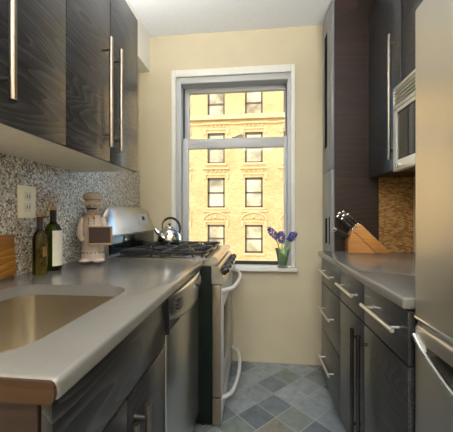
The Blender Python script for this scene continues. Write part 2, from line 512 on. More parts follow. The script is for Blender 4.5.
# ------------------------------------------------------------------ the house across the street
bld = thing('apartment_building', (-1.7, 22.0, -10.0), 'sunlit tan brick apartment building seen through the window across the street', 'building')
cols = [(-12.60+2.93*k, -12.60+2.93*k+1.36) for k in range(8)]
rows = [(-5.7, -3.6), (-1.62, 0.55), (1.88, 4.20), (5.32, 7.70), (8.96, 11.0)]
YW = 22.0
b = MB()
xs = [-16.0]+[c for w in cols for c in w]+[11.5]
zs = [-10.0]+[z for r in rows for z in r]+[12.6]
for i in range(len(xs)-1):
    for j in range(len(zs)-1):
        if i % 2 == 1 and j % 2 == 1: continue
        b.quad([(xs[i], YW, zs[j]), (xs[i+1], YW, zs[j]), (xs[i+1], YW, zs[j+1]), (xs[i], YW, zs[j+1])])
for (a, c) in cols:
    for (e, f) in rows:
        b.quad([(a, YW, e), (a, YW+0.3, e), (a, YW+0.3, f), (a, YW, f)]); b.quad([(c, YW, e), (c, YW, f), (c, YW+0.3, f), (c, YW+0.3, e)])
        b.quad([(a, YW, f), (a, YW+0.3, f), (c, YW+0.3, f), (c, YW, f)]); b.quad([(a, YW, e), (c, YW, e), (c, YW+0.3, e), (a, YW+0.3, e)])
b.box(-16.0, 11.5, YW+0.35, YW+9, -10, 12.6)
b.build('wall', M['tan_brick'], bld)
for ri, (e, f) in enumerate(rows):
    for ci, (a, c) in enumerate(cols):
        b = MB()
        for x0, x1, z0, z1 in ((a, a+0.13, e, f), (c-0.13, c, e, f), (a, c, f-0.16, f), (a, c, e, e+0.13), (a, c, (e+f)/2-0.06, (e+f)/2+0.06)):
            b.box(x0, x1, YW+0.14, YW+0.24, z0, z1)
        w = b.build('window', M['sash_brown'], bld)
        MB().box(a+0.05, c-0.05, YW+0.20, YW+0.23, e+0.05, f-0.05).build('pane', M['pane_outside'], w)
        b = MB().box(a-0.16, c+0.16, YW-0.16, YW+0.02, e-0.16, e)
        b.build('window_ledge', M['limestone'], bld)
        if ri in (1, 2, 3):
            b = MB()
            cx = (a+c)/2; z = f+0.22
            b.box(a-0.30, c+0.30, YW-0.10, YW+0.02, z, z+0.10)
            b.box(a-0.30, a-0.12, YW-0.14, YW+0.02, z-0.35, z); b.box(c+0.12, c+0.30, YW-0.14, YW+0.02, z-0.35, z)
            if ri == 1:      # carved segmental hood
                arc = [(cx+0.98*math.cos(PI-PI*k/14), YW-0.08, z+0.12+0.62*math.sin(PI*k/14)) for k in range(15)]
                b.tube(arc, 0.07, 6)
                for s in (-1, 1):
                    for k in range(3):
                        b.ball((cx+s*(0.20+0.24*k), YW-0.05, z+0.30-0.03*k), 0.13, sub=1)
                b.ball((cx, YW-0.06, z+0.40), 0.17, sub=1)
                b.box(a-0.36, c+0.36, YW-0.16, YW+0.02, z+0.78, z+0.90)
            else:
                b.box(a-0.36, c+0.36, YW-0.20, YW+0.02, z+0.42, z+0.54)
                for k in range(5):
                    b.ball((cx-0.64+0.32*k, YW-0.03, z+0.27), 0.11, sub=1)
            b.build('hood_moulding', M['limestone'], bld)
for z, hh, d in ((8.62, 0.34, 0.42), (8.30, 0.12, 0.15), (-2.9, 0.3, 0.35), (12.2, 0.5, 0.8)):
    MB().box(-16.0, 11.5, YW-d, YW+0.02, z, z+hh).build('string_course', M['limestone'], bld)
st(MB().box(-40, 40, 3.2, 60, -10.4, -10.0).build('ground', M['asphalt']))

# ------------------------------------------------------------------ hardware helpers
def bar_handle(parent, p0, p1, out, d, r=0.0075, inset=0.05, mat='nickel'):
    """bar from p0 to p1, its posts reaching back d against 'out'"""
    p0, p1, out = Vector(p0), Vector(p1), Vector(out)
    b = MB()
    b.tube([p0, p1], r, 14)
    ax = (p1-p0).normalized()
    for q in (p0+ax*inset, p1-ax*inset):
        b.tube([q-out*0.002, q-out*d], r*0.7, 10)
    return b.build('handle', M[mat], parent)

# ------------------------------------------------------------------ LEFT: sink cabinet
XF = -0.310            # plane of the left fronts
sc = thing('sink_cabinet', (-0.64, 0.67, 0), 'dark wood base cabinet under the sink, end panel towards the viewer', 'cabinet')
b = MB()
b.box(XL+0.003, XF-0.022, 0.402, 0.420, 0.0, 0.893); b.box(XL+0.003, XF-0.022, 0.932, 0.948, 0.0, 0.893)
b.box(XL+0.003, XF-0.022, 0.420, 0.932, 0.10, 0.118)
b.build('carcass', M['espresso_brown'], sc)
MB().box(-0.40, -0.385, 0.420, 0.932, 0.0, 0.10).build('toe_kick', M['toe'], sc)
MB().box(XF-0.020, XF, 0.405, 0.948, 0.731, 0.890, 0.0025).build('false_drawer_front', M['espresso'], sc)
d = MB().box(XF-0.020, XF, 0.405, 0.660, 0.105, 0.725, 0.0025).build('door', M['espresso'], sc)
bar_handle(d, (XF+0.036, 0.628, 0.69), (XF+0.036, 0.628, 0.19), (1, 0, 0), 0.036, 0.008, 0.035)
d = MB().box(XF-0.020, XF, 0.665, 0.948, 0.105, 0.725, 0.0025).build('door', M['espresso'], sc)
bar_handle(d, (XF+0.036, 0.700, 0.69), (XF+0.036, 0.700, 0.19), (1, 0, 0), 0.036, 0.008, 0.035)

# left worktop with sink cut-out
wt = thing('worktop', (-0.63, 0.96, 0.895), 'grey quartz worktop on the left with the sink cut into it', 'worktop')
o = MB().box(XT+0.0005, -0.286, 0.384, 1.532, 0.8945, ZC, 0.009, seg=3).build('slab', M['quartz'], wt)
SX0, SX1, SY0, SY1 = -0.815, -0.412, 0.432, 0.920
cut(o, MB().prism([(p[0], p[1]) for p in rrect(SX0, SX1, SY0, SY1, 0.075, 0)], 0.85, 1.0, 'z'))
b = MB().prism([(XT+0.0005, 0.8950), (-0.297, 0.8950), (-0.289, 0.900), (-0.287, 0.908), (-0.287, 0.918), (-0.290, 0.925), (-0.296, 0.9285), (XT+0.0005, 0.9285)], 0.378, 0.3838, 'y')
tag(b.build('end_edge', M['warm_edge_tint'], wt), 'near end of the slab, warm reflected light painted brown')  # end of the grey slab, warm light put into its colour

# undermount sink
sk = thing('kitchen_sink', (-0.63, 0.67, 0.67), 'brushed steel undermount sink in the left worktop', 'sink')
def rr_(g, z, r): return rrect(SX0-g, SX1+g, SY0-g if SY0-g > 0.424 else 0.424, SY1+g, r, z)
b = MB()
b.loft([rr_(0.014, 0.8935, 0.085), rr_(0.002, 0.8935, 0.075), rr_(0.001, 0.88, 0.075), rr_(-0.004, 0.735, 0.07), rr_(-0.012, 0.717, 0.06),
        rr_(-0.030, 0.708, 0.05), rr_(-0.12, 0.705, 0.03)], cap1=True)
b.loft([rr_(0.014, 0.8935, 0.085), rr_(0.004, 0.890, 0.078), rr_(0.0035, 0.88, 0.077), rr_(0.0, 0.735, 0.072), rr_(-0.01, 0.712, 0.06), rr_(-0.03, 0.703, 0.05), rr_(-0.12, 0.700, 0.03)], cap1=True)
b.build('basin', M['sink_steel'], sk)
b = MB().lathe([(0.0, 0.0), (0.040, 0.0), (0.043, 0.003), (0.036, 0.004), (0.030, 0.001), (0.0, 0.001)], (-0.63, 0.67, 0.7055))
b.build('drain', M['chrome'], sk)

# ------------------------------------------------------------------ dishwasher
dw = thing('dishwasher', (-0.6, 1.24, 0), 'stainless dishwasher between the sink cabinet and the stove', 'dishwasher')
DY0, DY1 = 0.956, 1.524
MB().box(XT+0.02, XF-0.035, DY0, DY1, 0.02, 0.890).build('body', M['dark'], dw)
MB().box(XF-0.033, XF, DY0+0.004, DY1-0.002, 0.11, 0.752, 0.005).build('door', M['steel_dw'], dw)
MB().box(XF-0.075, XF-0.05, DY0+0.004, DY1-0.002, 0.0, 0.10).build('toe_kick', M['toe'], dw)
# bowed control panel: bulges towards the aisle in the middle, with a grip pocket under it
n = 16
def bow(k, base, amp): return base+amp*math.sin(PI*k/n)**0.8
loops = []
for k in range(n+1):
    y = DY0+0.0065+(DY1-DY0-0.012)*k/n
    x = bow(k, XF+0.005, 0.032)
    zb = 0.808-0.042*math.sin(PI*k/n)**0.7
    loops.append([(XF-0.005, y, 0.888), (x-0.010, y, 0.888), (x-0.002, y, 0.882), (x, y, 0.872), (x-0.001, y, zb+0.025), (x-0.004, y, zb+0.006), (x-0.010, y, zb), (XF-0.005, y, zb)])
pn = MB().loft(loops, cap0=True, cap1=True).build('control_panel', M['steel'], dw)
MB().box(XF-0.033, XF-0.0055, DY0+0.006, DY1-0.006, 0.757, 0.888).build('grip_recess', M['dark'], pn)
for q in range(3):
    b = MB()
    b.box(XF+0.016, XF+0.0265, DY0+0.075, DY0+0.125, 0.820+0.015*q, 0.826+0.015*q, 0.001)
    b.build('button', M['dark'], pn)
lp = []
for k in range(9):
    u = k/8; y = DY0+0.30+0.20*u; kk = (y-DY0)/(DY1-DY0)*n
    lp.append((bow(kk, XF+0.0035, 0.032), y, 0.862-0.018*math.sin(PI*u)))
MB().tube(lp, [0.003+0.009*math.sin(PI*k/8) for k in range(9)], 8).build('vent', M['dark'], pn)
MB().prism([(XF-0.033, 0.755), (XF+0.010, 0.757), (XF+0.012, 0.80), (XF+0.006, 0.888), (XF-0.033, 0.888)], DY0+0.0005, DY0+0.006, 'y').build('end_cap', M['dark'], pn)

# ------------------------------------------------------------------ stove
sv = thing('gas_stove', (-0.55, 1.92, 0), 'stainless gas stove with black grates in the far left corner', 'stove')
VY0, VY1 = 1.540, 2.280
MB().box(-0.90, -0.244, VY0, VY1, 0.03, 0.895, 0.003).build('body', M['dark_green'], sv)
b = MB()
for x in (-0.86, -0.30):
    for y in (VY0+0.05, VY1-0.05): b.lathe([(0.018, 0), (0.018, 0.03)], (x, y, 0.0), 12)
b.build('foot', M['dark'], sv)
# cooktop: shallow steel pan with a rolled front
b = MB().prism([(-0.90, 0.897), (-0.235, 0.897), (-0.218, 0.902), (-0.208, 0.914), (-0.210, 0.930), (-0.222, 0.943), (-0.240, 0.946), (-0.262, 0.936), (-0.90, 0.932)], VY0, VY1, 'y')
b.build('cooktop', M['steel'], sv)
b = MB().box(-0.80, -0.275, VY0+0.03, VY1-0.03, 0.9325, 0.938, 0.002); b.build('cooktop_pan', M['black_enamel'], sv)
# sloping knob fascia
b = MB().prism([(-0.244, 0.895), (-0.209, 0.895), (-0.168, 0.812), (-0.176, 0.796), (-0.244, 0.796)], VY0+0.001, VY1-0.001, 'y')
fas = b.build('knob_panel', M['steel'], sv)
nrm = Vector((0.083, 0, 0.041)).normalized()
for k in range(5):
    y = VY0+0.09+0.14*k
    c = Vector((-0.187, y, 0.853))
    b = MB().lathe([(0.026, 0.0), (0.026, 0.004), (0.021, 0.006), (0.019, 0.028), (0.016, 0.031), (0.0, 0.031)], c, 18, axis=nrm)
    b.box(c.x+nrm.x*0.034-0.004, c.x+nrm.x*0.034+0.004, y-0.017, y+0.017, c.z+nrm.z*0.034-0.004, c.z+nrm.z*0.034+0.004, 0.002)
    b.build('knob', M['knob_black'], sv)
# oven door
b = MB().box(-0.241, -0.193, VY0+0.002, VY1-0.002, 0.178, 0.790, 0.006)
od = b.build('oven_door', M['bronze'], sv)
MB().box(-0.193, -0.1905, VY0+0.012, VY1-0.012, 0.19, 0.78, 0.001).build('door_face', M['oven_white'], od)
MB().box(-0.1905, -0.188, VY0+0.13, VY1-0.13, 0.33, 0.64, 0.001).build('window', M['black_glass'], od)
def bow_handle(parent, z, x0, amp, r, y0, y1):
    pts = [(x0-0.004, y0-0.004, z)]
    for k in range(15):
        u = k/14
        pts.append((x0+0.012+amp*math.sin(PI*u)**0.45 if 0 < u < 1 else x0+0.006, y0+(y1-y0)*u, z))
    pts.append((x0-0.004, y1+0.004, z))
    b = MB().tube(pts, r, 12)
    return b.build('handle', M['oven_white'], parent)
bow_handle(od, 0.752, -0.190, 0.066, 0.013, VY0+0.05, VY1-0.05)
b = MB().box(-0.241, -0.193, VY0+0.002, VY1-0.002, 0.022, 0.170, 0.006)
dr = b.build('drawer', M['bronze'], sv)
MB().box(-0.193, -0.1905, VY0+0.012, VY1-0.012, 0.032, 0.160, 0.001).build('drawer_face', M['oven_white'], dr)
bow_handle(dr, 0.146, -0.190, 0.064, 0.012, VY0+0.06, VY1-0.06)
# back console, top edge rolled and ends rounded
loops = []
for k in range(17):
    u = k/16; y = VY0+0.012+(VY1-VY0-0.024)*u
    e = min(1.0, math.sqrt(max(0.0, 1-(abs(2*u-1))**7)))
    zt = 1.075+0.150*(0.55+0.45*e)+0.012*math.sin(PI*u)
    w = zt-1.06
    loops.append([(-0.905, y, 0.933), (-0.905, y, zt-0.02), (-0.897, y, zt-0.004), (-0.884, y, zt), (-0.870, y, zt-0.010), (-0.848, y, 1.06+w*0.5), (-0.828, y, 1.068), (-0.826, y, 1.058), (-0.842, y, 1.050), (-0.842, y, 0.933)])
bg = MB().loft(loops, cap0=True, cap1=True).build('back_console', M['steel'], sv)
MB().box(-0.8415, -0.836, VY0+0.02, VY1-0.02, 0.945, 1.048, 0.002).build('black_panel', M['black_glass'], bg)
R = Matrix.Rotation(math.radians(-17), 3, 'Y')
MB().box(-0.852, -0.842, 1.99, 2.14, 1.105, 1.185, 0.003, rot=R).build('display', M['lcd_case'], bg)
MB().box(-0.8435, -0.8385, 2.035, 2.075, 1.140, 1.168, 0.001, rot=R).build('clock_screen', M['black_glass'], bg)
# burners and grates
burn = [(-0.40, 1.735), (-0.40, 2.085), (-0.665, 1.735), (-0.665, 2.085)]
for x, y in burn:
    b = MB().lathe([(0.055, 0.0), (0.052, 0.006), (0.036, 0.008), (0.036, 0.012), (0.040, 0.014), (0.034, 0.020), (0.0, 0.021)], (x, y, 0.938), 20)
    b.build('burner', M['cast_iron'], sv)
ZG = 0.968
for gy in (1.735, 2.085):
    b = MB()
    y0, y1, x0, x1 = gy-0.165, gy+0.165, -0.795, -0.285
    b.tube([p for p in rrect(x0, x1, y0, y1, 0.04, ZG-0.006, 5)], 0.0065, 8, closed=True)
    b.tube([(-0.54, y0, ZG-0.006), (-0.54, y1, ZG-0.006)], 0.006, 8)
    for bx in (-0.40, -0.665):
        for k in range(8):
            a = PI/8+k*PI/4
            ex = bx+math.cos(a)*0.14; ey = gy+math.sin(a)*0.165
            ex = max(min(ex, bx+0.115), bx-0.13); ey = max(min(ey, y1), y0)
            b.tube([(ex, ey, ZG-0.008), (bx+(ex-bx)*0.7, gy+(ey-gy)*0.7, ZG-0.003), (bx+math.cos(a)*0.03, gy+math.sin(a)*0.03, ZG-0.005)], 0.006, 8)
    for x in (x0+0.02, x1-0.02, -0.54):
        for y in (y0+0.005, y1-0.005):
            b.tube([(x, y, ZG-0.006), (x, y, 0.939)], 0.007, 8)
    b.build('grate', M['cast_iron'], sv)

# kettle on the far back burner
kx, ky, kz = -0.650, 2.085, ZG+0.0045
kt = thing('kettle', (kx, ky, kz), 'polished steel kettle with black handle on the back burner', 'kettle')
b = MB().lathe([(0.0, 0.0), (0.080, 0.0), (0.088, 0.006), (0.090, 0.025), (0.086, 0.055), (0.072, 0.085), (0.050, 0.104), (0.034, 0.110), (0.0, 0.110)], (kx, ky, kz), 32)
b.build('body', M['chrome'], kt)
b = MB().lathe([(0.0, 0.110), (0.033, 0.1095), (0.030, 0.117), (0.012, 0.121), (0.0, 0.121)], (kx, ky, kz+0.0005), 24)
lid = b.build('lid', M['chrome'], kt)
MB().lathe([(0.006, 0.0), (0.006, 0.006), (0.012, 0.012), (0.012, 0.018), (0.007, 0.023), (0.0, 0.024)], (kx, ky, kz+0.121), 14).build('knob', M['knob_black'], lid)
MB().tube([(kx-0.070, ky-0.012, kz+0.065), (kx-0.094, ky-0.018, kz+0.088), (kx-0.106, ky-0.022, kz+0.108)], [0.020, 0.014, 0.011], 12).build('spout', M['chrome'], kt)
hp = []
for k in range(13):
    a = math.radians(150-175*k/12)
    hp.append((kx+0.008+0.074*math.cos(a), ky, kz+0.098+0.086*math.sin(a)))
b = MB().tube(hp, [0.005, 0.006]+[0.0095]*9+[0.007, 0.005], 10); b.tube([hp[0], (kx-0.055, ky, kz+0.096)], 0.005, 8); b.tube([hp[-1], (kx+0.070, ky, kz+0.080)], 0.005, 8)
b.build('handle', M['knob_black'], kt)

# ------------------------------------------------------------------ LEFT: wall cabinets
XU = -0.63
ucg = 'dark wall cabinets over the sink'
def upper(y0, ym, y1, label, hs):
    u = thing('wall_cabinet', (-0.80, (y0+y1)/2, 1.408), label, 'cabinet', ucg)
    MB().box(XL+0.001, XU-0.022, y0+0.001, y1-0.001, 1.408, 2.21).build('carcass', M['cream'], u)
    for a, c, hy in ((y0, ym, hs[0]), (ym, y1, hs[1])):
        d = MB().box(XU-0.020, XU, a+0.002, c-0.002, 1.403, 2.212, 0.002).build('door', M['espresso'], u)
        bar_handle(d, (XU+0.036, hy, 1.452), (XU+0.036, hy, 1.904), (1, 0, 0), 0.036, 0.0085, 0.05)
    return u
upper(0.31, 0.60, 0.889, 'dark wood wall cabinet nearest the viewer on the left, one door cut by the frame', (0.56, 0.640))
upper(0.890, 1.177, 1.466, 'dark wood wall cabinet with paired bar handles, above the bottles and figurine', (1.117, 1.205))

# outlet
ol = thing('wall_outlet', (XT, 1.107, 1.228), 'ivory outlet plate on the mosaic splashback', 'outlet')
MB().box(XT+0.0003, XT+0.007, 1.060, 1.154, 1.160, 1.296, 0.003).build('plate', M['ivory'], ol)
for z in (1.205, 1.250):
    k = MB().box(XT+0.0072, XT+0.011, 1.090, 1.124, z-0.018, z+0.020, 0.002).build('socket', M['paper'], ol)
    MB().box(XT+0.0112, XT+0.0118, 1.099, 1.102, z-0.006, z+0.008).box(XT+0.0112, XT+0.0118, 1.112, 1.115, z-0.006, z+0.008).build('slot', M['dark'], k)

# cutting board leaning on the tiles
cb_ = MB()
cb_.box(-0.009, 0.009, -0.19, 0.19, 0.0, 0.165, 0.004)
ob = cb_.build('cutting_board', M['board_wood'])
ob.location = (-0.944, 0.838, ZC+0.002); ob.rotation_euler = (0, math.radians(-4), 0)
tag(ob, 'wooden cutting board leaning on the mosaic, left of the bottles', 'cutting board')

# bottles
def bottle(x, y, hgt, r, mat, label, pr, lab):
    t_ = thing('oil_bottle', (x, y, ZC), label, 'bottle', 'bottles on the left worktop')
    k = hgt
    b = MB().lathe([(0.0, 0.002), (r*0.9, 0.0), (r, 0.006)]+[(r*a, k*z) for a, z in pr]+[(0.0, pr[-1][1]*k)], (x, y, ZC+0.0005), 28)
    b.build('glass', M[mat], t_)
    zt = pr[-1][1]*k
    rn = pr[-1][0]*r
    MB().lathe([(rn*1.06, zt-0.055), (rn*1.10, zt-0.052), (rn*1.10, zt+0.004), (rn*0.8, zt+0.006), (0, zt+0.006)], (x, y, ZC+0.0005), 20).build('neck_foil', M['dark'], t_)
    MB().lathe([(rn*0.95, zt+0.0062), (rn*1.15, zt+0.008), (rn*1.15, zt+0.020), (rn, zt+0.022), (0, zt+0.022)], (x, y, ZC+0.0005), 20).build('cork', M['cork'], t_)
    a0, a1, z0, z1, lm = lab
    lp = []
    for q in range(13):
        a = a0+(a1-a0)*q/12
        lp.append((math.cos(a), math.sin(a)))
    b = MB()
    pts = [(x+(r+0.0006)*c, y+(r+0.0006)*s) for c, s in lp]+[(x+(r+0.0014)*c, y+(r+0.0014)*s) for c, s in lp[::-1]]
    b.prism(pts, ZC+z0, ZC+z1, 'z'); b.build('label', M[lm], t_)
    return t_
bottle(-0.878, 1.075, 0.229, 0.0265, 'oil_glass', 'shorter bottle of golden oil with cork, nearest the outlet',
       [(1.0, 0.60), (0.95, 0.68), (0.72, 0.74), (0.48, 0.78), (0.40, 0.82), (0.38, 1.0)], (-0.5, 0.3, 0.075, 0.115, 'paper_tan'))
bottle(-0.893, 1.172, 0.259, 0.034, 'green_glass', 'taller dark green bottle with a white label and cork',
       [(1.0, 0.62), (0.96, 0.70), (0.74, 0.76), (0.46, 0.80), (0.36, 0.84), (0.34, 1.0)], (-1.0, 0.55, 0.022, 0.175, 'paper'))

# chef figurine: built facing -y, then turned to the viewer
fx, fy = -0.842, 1.395
cf = thing('chef_figurine', (fx, fy, ZC), 'white ceramic chef figurine holding a small chalkboard by the stove', 'figurine')
cfl = lambda x, y, z: (fx+x, fy+y, ZC+z)
b = MB().lathe([(0.0, 0.012), (0.060, 0.012), (0.062, 0.03), (0.056, 0.075), (0.056, 0.14), (0.060, 0.18), (0.056, 0.215), (0.044, 0.245), (0.026, 0.262), (0.020, 0.268), (0.024, 0.272), (0.033, 0.285), (0.036, 0.302), (0.033, 0.318), (0.0, 0.33)], cfl(0, 0, 0), 28, sy=0.82)
for s in (-1, 1):
    b.tube([cfl(s*0.046, 0, 0.235), cfl(s*0.060, -0.014, 0.19), cfl(s*0.060, -0.040, 0.15), cfl(s*0.048, -0.060, 0.135)], [0.018, 0.019, 0.016, 0.013], 12)
    b.ball(cfl(s*0.042, -0.064, 0.132), 0.015, sub=2)
b.ball(cfl(0, -0.034, 0.300), 0.010)
b.build('body', M['ceramic'], cf)
b = MB().lathe([(0.036, 0.312), (0.040, 0.314), (0.040, 0.330), (0.038, 0.332), (0.048, 0.338), (0.052, 0.350), (0.046, 0.366), (0.028, 0.376), (0.0, 0.378)], cfl(0, 0, 0), 26)
b.build('hat', M['ceramic'], cf)
b = MB()
for s in (-1, 1):
    b.tube([cfl(0, -0.033, 0.318), cfl(s*0.028, -0.030, 0.314), cfl(s*0.050, -0.014, 0.318), cfl(s*0.064, -0.008, 0.334)], [0.010, 0.012, 0.010, 0.003], 10)
b.build('hat_brim', M['ceramic'], cf)
b = MB()
for s in (-1, 1):
    b.tube([cfl(0, -0.034, 0.288), cfl(s*0.014, -0.036, 0.286), cfl(s*0.026, -0.030, 0.291)], [0.005, 0.005, 0.002], 8)
    b.ball(cfl(s*0.013, -0.030, 0.305), 0.0035, sub=1)
b.build('moustache', M['ceramic_dark'], cf)
b = MB()
b.tube([cfl(0.030*math.cos(2*PI*k/16), 0.026*math.sin(2*PI*k/16), 0.262) for k in range(16)], 0.008, 8, closed=True)
b.tube([cfl(0, -0.028, 0.262), cfl(0.012, -0.045, 0.240)], [0.009, 0.006], 8)
b.build('neckerchief', M['ceramic_skin'], cf)
b = MB()
for z in (0.235, 0.222, 0.208):
    for s in (-1, 1): b.ball(cfl(s*0.014, -0.045, z), 0.004, sub=1)
b.build('button', M['ceramic_dark'], cf)
b = MB()
for k in range(9):
    a = -PI*0.92+PI*0.84*k/8
    b.ball(cfl(0.060*math.cos(a), 0.050*math.sin(a), 0.055), 0.0045, sub=1)
b.build('apron_dots', M['ceramic_dark'], cf)
b = MB()
for s in (-1, 1):
    b.ball(cfl(s*0.034, -0.030, 0.0135), 0.036, sc=(0.9, 1.25, 0.38))
b.build('shoes', M['ceramic'], cf)
fb = MB()
bx0, bx1, bz0, bz1 = -0.012, 0.110, 0.098, 0.196
yb = -0.083
for x0, x1, z0, z1 in ((bx0, bx1, bz0, bz0+0.011), (bx0, bx1, bz1-0.006, bz1), (bx0, bx0+0.006, bz0, bz1), (bx1-0.010, bx1, bz0, bz1)):
    fb.box(fx+x0, fx+x1, fy+yb-0.006, fy+yb+0.006, ZC+z0, ZC+z1, 0.002)
ch = fb.build('chalkboard', M['frame_tan'], cf)
MB().box(fx+bx0+0.004, fx+bx1-0.004, fy+yb-0.003, fy+yb+0.004, ZC+bz0+0.004, ZC+bz1-0.003).build('writing_panel', M['frame_wood'], ch)
cf.rotation_euler = (0, 0, math.radians(22)); cf.scale = (0.93, 0.93, 0.96)

# ------------------------------------------------------------------ RIGHT: base cabinets
XB = 0.440
RY0, RYS, RY1 = 0.880, 1.564, 1.990
ra = thing('base_cabinet', (0.74, (RYS+RY1)/2, 0), 'dark wood bank of three drawers next to the window wall', 'cabinet', 'base cabinets on the right')
MB().box(XB+0.022, XR-0.002, RYS+0.001, RY1, 0.10, 0.893).build('carcass', M['espresso'], ra)
MB().box(XB+0.07, XB+0.085, RYS+0.001, RY1, 0.0, 0.10).build('toe_kick', M['toe'], ra)
for z0, z1, hz in ((0.730, 0.888, 0.818), (0.420, 0.724, 0.575), (0.105, 0.416, 0.262)):
    d = MB().box(XB, XB+0.020, RYS+0.002, RY1-0.001, z0, z1, 0.002).build('drawer', M['espresso'], ra)
    bar_handle(d, (XB-0.034, 1.66, hz), (XB-0.034, 1.925, hz), (-1, 0, 0), 0.034, 0.0068, 0.03, 'nickel_lit')
rb = thing('base_cabinet', (0.74, (RY0+RYS)/2, 0), 'dark wood base cabinet with two drawers over two doors beside the fridge', 'cabinet', 'base cabinets on the right')
MB().box(XB+0.022, XR-0.002, RY0, RYS-0.001, 0.10, 0.893).build('carcass', M['espresso'], rb)
MB().box(XB+0.07, XB+0.085, RY0, RYS-0.001, 0.0, 0.10).build('toe_kick', M['toe'], rb)
RYM = 1.225
for a, c, h0, h1 in ((RYM, RYS, 1.275, 1.515), (RY0, RYM, 0.905, 1.162)):
    d = MB().box(XB, XB+0.020, a+0.002, c-0.002, 0.730, 0.888, 0.002).build('drawer', M['espresso'], rb)
    bar_handle(d, (XB-0.034, h0, 0.822), (XB-0.034, h1, 0.822), (-1, 0, 0), 0.034, 0.0068, 0.03, 'nickel_lit')
for a, c, hy in ((RYM, RYS, 1.262), (RY0, RYM, 1.190)):
    d = MB().box(XB, XB+0.020, a+0.002, c-0.002, 0.105, 0.724, 0.002).build('door', M['espresso'], rb)
    bar_handle(d, (XB-0.036, hy, 0.690), (XB-0.036, hy, 0.250), (-1, 0, 0), 0.036, 0.008, 0.035, 'nickel_shaded')
rw = MB().box(0.424, XR-0.002, RY0-0.002, 2.028, 0.8945, ZC, 0.008, seg=3).build('worktop', M['quartz'], None, (0.74, 1.45, 0.8945))
tag(rw, 'grey quartz worktop on the right under the microwave', 'worktop')

# tall narrow cabinet in the corner
tl = thing('tall_cabinet', (0.67, 2.165, 0), 'tall narrow dark cabinet reaching the ceiling, right of the window', 'cabinet')
MB().box(0.537, 0.826, 2.032, YB-0.002, 0.0, H-0.002).build('carcass', M['espresso_brown'], tl)
def slotdoor(z0, z1, slots):
    d = MB().box(0.515, 0.535, 2.033, YB-0.006, z0, z1, 0.0015).build('door', M['sash_grey'], tl)
    c = MB()
    for y0, y1, a, e in slots: c.prism([(y0, a+0.02), (y1-0.02, a), (y1, a+0.02), (y1, e), (y0, e)], 0.50, 0.518, 'x')
    cut(d, c)
    for y0, y1, a, e in slots: MB().box(0.5165, 0.5178, y0+0.001, y1-0.001, a+0.02, e-0.001).build('glass_strip', M['toe'], d)
    return d

slotdoor(1.50, H-0.004, [(2.150, 2.235, 1.66, 2.52)])
slotdoor(0.10, 1.495, [(2.072, 2.110, 0.95, 1.165), (2.150, 2.215, 0.95, 1.155)])

# ------------------------------------------------------------------ RIGHT: wall cabinets, microwave
XW = 0.760
uw = thing('wall_cabinet', (0.9, 1.81, 1.432), 'dark wood wall cabinet with one long bar handle, left of the microwave', 'cabinet', 'wall cabinets on the right')
MB().box(XW+0.022, XR-0.002, 1.600, 2.028, 1.432, 2.55).build('carcass', M['espresso_brown'], uw)
d = MB().box(XW, XW+0.020, 1.598, 2.029, 1.428, 2.55, 0.0015).build('door', M['espresso'], uw)
bar_handle(d, (XW-0.036, 1.652, 1.480), (XW-0.036, 1.652, 2.168), (-1, 0, 0), 0.036, 0.008, 0.05)
uo = thing('wall_cabinet', (0.9, 1.21, 1.850), 'dark wood wall cabinet above the microwave', 'cabinet', 'wall cabinets on the right')
MB().box(XW+0.022, XR-0.002, 0.885, 1.594, 1.850, 2.55).build('carcass', M['espresso_brown'], uo)
for a, c in ((0.885, 1.236), (1.241, 1.591)):
    MB().box(XW, XW+0.020, a, c, 1.848, 2.55, 0.0015).build('door', M['espresso'], uo)
mw = thing('microwave', (0.88, 1.21, 1.402), 'stainless microwave under the wall cabinet beside the fridge', 'microwave')
MY0, MY1, MX = 0.885, 1.592, 0.718
MB().box(MX+0.032, XR-0.004, MY0, MY1, 1.404, 1.842, 0.003).build('body', M['dark'], mw)
o = MB().box(MX, MX+0.030, MY0, MY1, 1.402, 1.722, 0.004).build('door', M['steel_warm'], mw)
cut(o, MB().prism([(p[0], p[1]) for p in rrect(MY0+0.20, MY1-0.035, 1.455, 1.700, 0.02, 0)], MX-0.01, MX+0.012, 'x'))
MB().prism([(p[0], p[1]) for p in rrect(MY0+0.201, MY1-0.036, 1.456, 1.699, 0.02, 0)], MX+0.006, MX+0.0118, 'x').build('window', M['black_glass'], o)
g = MB()
g.box(MX, MX+0.030, MY0, MY1, 1.724, 1.745, 0.003); g.box(MX, MX+0.030, MY0, MY1, 1.822, 1.840, 0.003)
for k in range(4):
    g.box(MX, MX+0.026, MY0+0.01, MY1-0.01, 1.752+0.018*k, 1.760+0.018*k, 0.002, rot=Matrix.Rotation(math.radians(0), 3, 'Y'))
g.box(MX, MX+0.030, MY1-0.012, MY1, 1.745, 1.822, 0.002); g.box(MX, MX+0.030, MY0, MY0+0.012, 1.745, 1.822, 0.002)
g.build('vent_grille', M['steel_warm'], mw)
MB().lathe([(0.0, 0.0), (0.012, 0.0), (0.012, 0.006), (0.009, 0.008), (0.0, 0.008)], (MX-0.0002, MY1-0.055, 1.428), 14, axis=(-1, 0, 0)).build('button', M['chrome'], mw)

